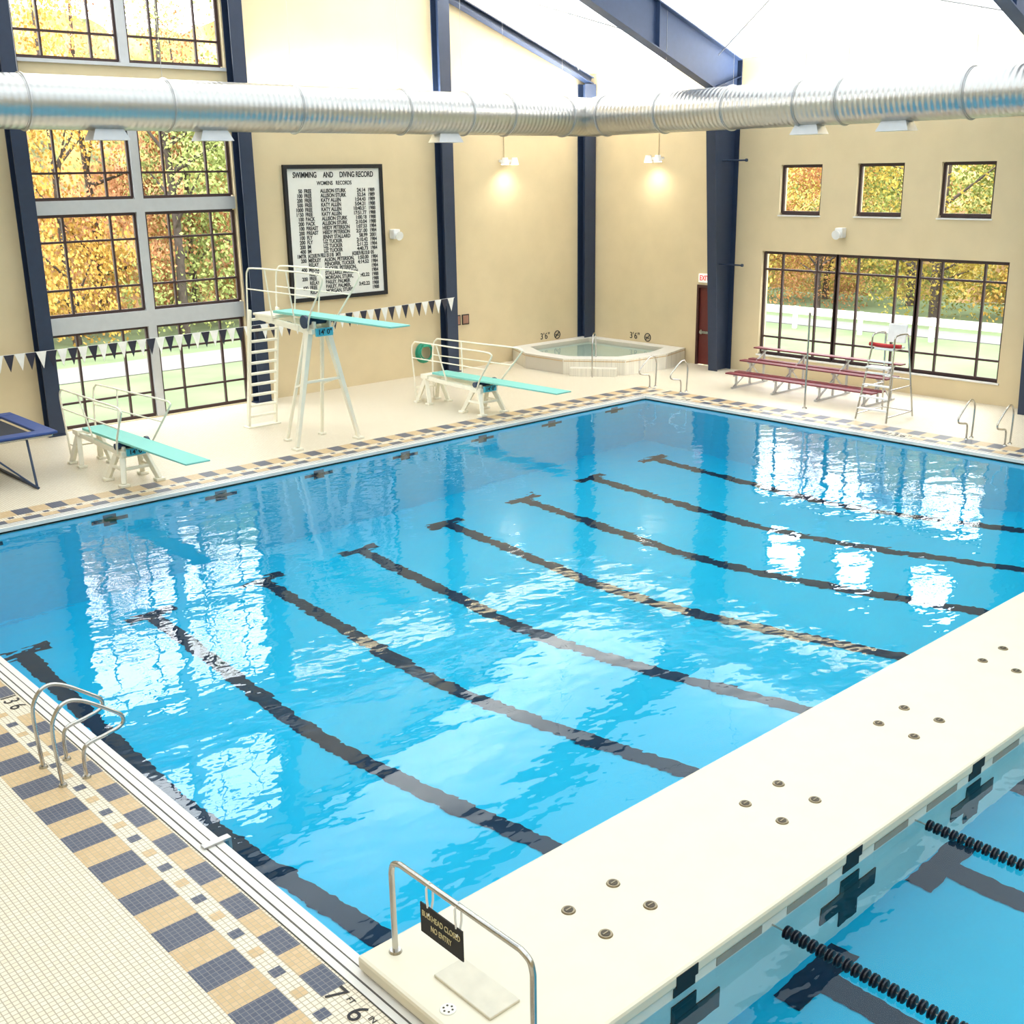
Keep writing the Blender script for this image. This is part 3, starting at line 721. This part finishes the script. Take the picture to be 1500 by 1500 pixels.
# ------------------------------------------------------------------ hot tub
R=root('hot_tub',(26.8,25.6,0),'raised cream tiled hot tub built into the room corner','hot tub')
H=.48
out=[(25.3,27.98),(24.6,26.6),(24.6,24.9),(25.75,23.35),(27.5,23.2),(28.88,23.6),(28.88,27.98)]
inn=[(25.65,27.5),(25.1,26.4),(25.1,25.15),(26.05,23.95),(27.4,23.8),(28.4,24.1),(28.4,27.5)]
n=len(out);v=[(p[0],p[1],0) for p in out]+[(p[0],p[1],H) for p in out]+[(p[0],p[1],H) for p in inn]+[(p[0],p[1],.12) for p in inn]
b=MB()
b.add(v,[(i,(i+1)%n,n+(i+1)%n,n+i) for i in range(n)]+[(2*n+i,2*n+(i+1)%n,3*n+(i+1)%n,3*n+i) for i in range(n)],0)
b.add(v,[(n+i,n+(i+1)%n,2*n+(i+1)%n,2*n+i) for i in range(n)],1)
b.add(v,[tuple(range(3*n,4*n))],2)
b.build('tub_wall',['spatile','white','tubin'],R,recalc=False)
for i in range(5):
    p,q2=Vector(out[i]+(H-.07,)),Vector(out[i+1]+(H-.07,));d=(q2-p).normalized();nn=Vector((d.y,-d.x,0))
    if (nn.x*(26.8-p.x)+nn.y*(25.6-p.y))>0:nn=-nn
    b=MB();b.beam(p+nn*.003+d*.02,q2+nn*.003-d*.02,.01,.03);b.build('accent_tile','tan',R)
b=MB();b.add([(p[0],p[1],H-.1) for p in inn],[tuple(range(n))]);b.build('tub_water',M['spawater'],R,recalc=False)
b=MB();c0,c1=Vector(out[2]+(0,)),Vector(out[3]+(0,));d=(c1-c0).normalized();nn=Vector((-d.y,d.x,0))
if nn.x>0:nn=-nn
pl=[c0+d*.25,c1-d*.25,c1-d*.25+nn*.32,c0+d*.25+nn*.32];b.prism([(p.x,p.y) for p in pl],'z',0,.24)
b.build('step','spatile',R)
m_=(c0+c1)/2
b=MB();b.tube(smooth([m_+nn*.45+Vector((0,0,0)),m_+nn*.45+Vector((0,0,.8)),m_+nn*.38+Vector((0,0,1.15)),m_+nn*.15+Vector((0,0,1.28)),m_-nn*.2+Vector((0,0,1.22)),m_-nn*.42+Vector((0,0,.9)),m_-nn*.45+Vector((0,0,.4))],5),.022,10);b.build('handrail','steel',R)

# ------------------------------------------------------------------ bleachers
R=root('bleacher',(27,17.3,0),'three row maroon bench bleacher with metal frame','bleacher')
rowsb=[(26.3,.43),(26.95,.72),(27.6,1.02)];q0,q1=15.2,19.9
for xb,z in rowsb:
    MB().box(xb-.13,q0,z-.04,xb+.13,q1,z).build('bench_plank','maroon',R,bevel=.008)
for xb,z in rowsb[1:]:
    MB().box(xb-.36,q0,z-.34,xb-.14,q1,z-.3).build('foot_plank','maroon',R,bevel=.008)
for y in(15.5,16.85,18.25,19.6):
    b=MB()
    b.beam((26.1,y,.03),(27.8,y,.03),.05,.05);b.beam((26.2,y,.05),(27.7,y,.95),.04,.05)
    for xb,z in rowsb:b.beam((xb,y,.03),(xb,y,z-.04),.05,.05);b.beam((xb-.12,y,z-.06),(xb+.12,y,z-.06),.04,.04)
    b.beam((27.6,y,.05),(26.95,y,.66),.03,.03)
    b.build('support_frame','alu',R)
# stanchion
b=MB();b.cyl((25.2,16.56,0),(25.2,16.56,2.45),.026,.024,14);b.cyl((25.2,16.56,0),(25.2,16.56,.03),.07,.06,18);b.cyl((25.2,16.56,2.4),(25.2,16.56,2.47),.035,.035,12)
b.build('flag_pole','steel',label='slim stainless stanchion pole on the deck by the bleacher',cat='pole')
# lifeguard chair
cx,cy=25.5,14.45
R=root('lifeguard_chair',(cx,cy,0),'tall white lifeguard chair with steel tube frame','lifeguard chair')
b=MB()
for sy in(-1,1):
    b.tube([(cx-.62,cy+sy*.42,.02),(cx-.3,cy+sy*.3,1.75)],.024,10)
    b.tube(smooth([(cx+.62,cy+sy*.42,.02),(cx+.36,cy+sy*.32,1.75),(cx+.3,cy+sy*.3,2.05),(cx+.1,cy+sy*.3,2.1),(cx-.25,cy+sy*.3,2.08),(cx-.3,cy+sy*.3,1.95),(cx-.3,cy+sy*.3,1.72)],5),.022,10)
    b.tube([(cx-.48,cy+sy*.37,.8),(cx+.5,cy+sy*.37,.8)],.018,8);b.tube([(cx-.6,cy+sy*.41,.15),(cx+.6,cy+sy*.41,.15)],.018,8)
b.tube([(cx+.6,cy-.41,.15),(cx+.6,cy+.41,.15)],.018,8);b.tube([(cx+.48,cy-.37,.95),(cx+.48,cy+.37,.95)],.018,8)
b.build('tube_frame','steel',R)
for i in range(5):
    z=.3+i*.29;t=z/1.75;xx=cx-.62+.32*t;w=.42-.12*t
    MB().box(xx-.06,cy-w,z-.015,xx+.06,cy+w,z+.015).build('rung','whitep',R)
b=MB();b.box(cx-.28,cy-.26,1.72,cx+.3,cy+.26,1.78);b.build('seat','whitep',R,bevel=.02)
b=MB();b.beam((cx+.3,cy,1.85),(cx+.36,cy,2.3),.5,.05,up=(1,0,0));b.build('backrest','whitep',R,bevel=.02)
MB().box(cx-.55,cy-.3,1.3,cx-.25,cy+.3,1.34).build('footrest','whitep',R,bevel=.01)
b=MB();b.tube(smooth([(cx-.2,cy-.42,1.84),(cx-.22,cy,1.83),(cx-.2,cy+.42,1.84)],6),.05,14);b.build('rescue_tube','red',None,label='red rescue tube laid across the lifeguard chair',cat='rescue tube')

# ------------------------------------------------------------------ outdoors
b=MB();b.box(-60,YF+.35,-.4,140,150,-.3);b.box(XR+.35,-70,-.4,140,YF+.35,-.3);b.build('lawn','grass',label='bright grassy ground outside the windows',cat='lawn',origin='world')
b=MB();b.box(41,-70,-.3,43,70,-.27);b.box(-60,36.5,-.3,41,39.5,-.27);b.build('road','road',label='pale concrete road outside the windows',cat='road',origin='world')
b=MB()
b.box(40,-10,.3,40.06,45,.6)
for k in range(18):b.box(40.06,-9+k*3,-.3,40.2,-8.85+k*3,.6)
b.build('roadside_rail','whitep',label='pale roadside barrier rail outside the long window',cat='barrier rail')
def hill(name,fn,L0,L1,lab):
    b=MB();nu,nv=110,24;V=[]
    for i in range(nu+1):
        for j in range(nv+1):
            u=L0+(L1-L0)*i/nu;t=j/nv;h=13.5+3*noise.noise(Vector((u*.12,1.3,0)));dd=t*5+2.0*noise.noise(Vector((u*.5,t*9,3)));V.append(fn(u,dd,-.35+h*t+.6*noise.noise(Vector((u*.8,t*7,7)))*min(1,t*4)))
    F=[(i*(nv+1)+j,(i+1)*(nv+1)+j,(i+1)*(nv+1)+j+1,i*(nv+1)+j+1) for i in range(nu) for j in range(nv)]
    b.add(V,F,0,True);o=b.build(name,'wood',origin='world',recalc=False,label=lab,cat='woodland');o['kind']='stuff'
hill('woodland',lambda u,d,z:(u,52+d,z),-5,52,'dense autumn woodland behind the road')
hill('woodland',lambda u,d,z:(53+d,u,z*.8),-8,54,'dense autumn woodland behind the barrier rail')
def treemesh(i):
    rnd=random.Random(i);tk=MB();tk.tube([(0,0,0),(.1,0,3),(0,.15,6),(.2,0,10)],[.2,.15,.11,.04],8)
    cs=[]
    for k in range(9):
        a=rnd.uniform(0,6.28);z0=rnd.uniform(.8,6);l=rnd.uniform(1.2,2.8);e=(l*math.cos(a),l*math.sin(a),z0+rnd.uniform(.3,2.0));tk.tube([(0,0,z0),e],[.07,.02],5);cs.append(e)
    cs+=[(0,0,8.2),(0,0,9.8),(.8,.5,6.5),(1.4,0,1.2),(-1.3,.5,1.1)]
    lf=MB()
    for k in range(9500):
        c=Vector(rnd.choice(cs));d=Vector((rnd.gauss(0,.75),rnd.gauss(0,.75),rnd.gauss(0,.62)));p=c+d
        if p.z<.1:continue
        s=rnd.uniform(.045,.1);u=Vector((rnd.gauss(0,1),rnd.gauss(0,1),rnd.gauss(0,1))).normalized();w=u.orthogonal().normalized()
        lf.add([p-u*s,p-w*s*.7,p+u*s,p+w*s*.7],[(0,1,2,3)])
    return tk,lf
bases=[treemesh(i+3) for i in range(5)]
names=['golden yellow','bright yellow','rusty orange','yellow green','russet red']
protos=[]
pos=[]
rnd=random.Random(5)
for k in range(14):pos.append((7+k*2.5+rnd.uniform(-.6,.6),44.5+(k%2)*3.5+rnd.uniform(0,1)))
for k in range(16):pos.append((46.5+(k%2)*3.5+rnd.uniform(0,1),5+k*2.5+rnd.uniform(-.6,.6)))
for i,(px_,py_) in enumerate(pos):
    j=rnd.choice([0,1,1,0,2,3,4,3,1]) if i>=14 else rnd.choice([0,2,4,1,2,3,4,0])
    hit=[p for p in protos if p[0]==j]
    s=rnd.uniform(.8,1.1);rz=rnd.uniform(0,6.28)
    if not hit:
        r=root('autumn_tree',(px_,py_,-.3),names[j]+' autumn tree outside the windows','tree','autumn trees')
        for nm,mbk,mk in(('trunk',bases[j][0],'bark'),('foliage',bases[j][1],'leaf%d'%j)):
            o=mbk.build(nm,mk,None,origin=(0,0,0),recalc=False);o.parent=r;o.location=(0,0,0)
        protos.append((j,r))
    else:
        src=hit[0][1];r=src.copy();LINK(r);r.location=(px_,py_,-.3)
        for c in src.children:
            k2=c.copy();k2.parent=r;LINK(k2)
    r.rotation_euler=(0,0,rz);r.scale=(s,s,s*(1.4 if i<14 else 1.05))

# ------------------------------------------------------------------ world, camera
w=bpy.data.worlds.new('overcast_sky');scn.world=w;w.use_nodes=True
bg=w.node_tree.nodes['Background'];bg.inputs['Color'].default_value=(.94,.97,1,1);bg.inputs['Strength'].default_value=8
cam=bpy.data.cameras.new('camera');cam.sensor_width=36;cam.lens=1666/1500*36;cam.clip_end=500
co=bpy.data.objects.new('camera',cam);LINK(co)
co.matrix_world=Matrix(((.7406,.2027,-.6406,0),(-.672,.202,-.7126,0),(-.0151,.9582,.2858,6.0),(0,0,0,1)))
scn.camera=co
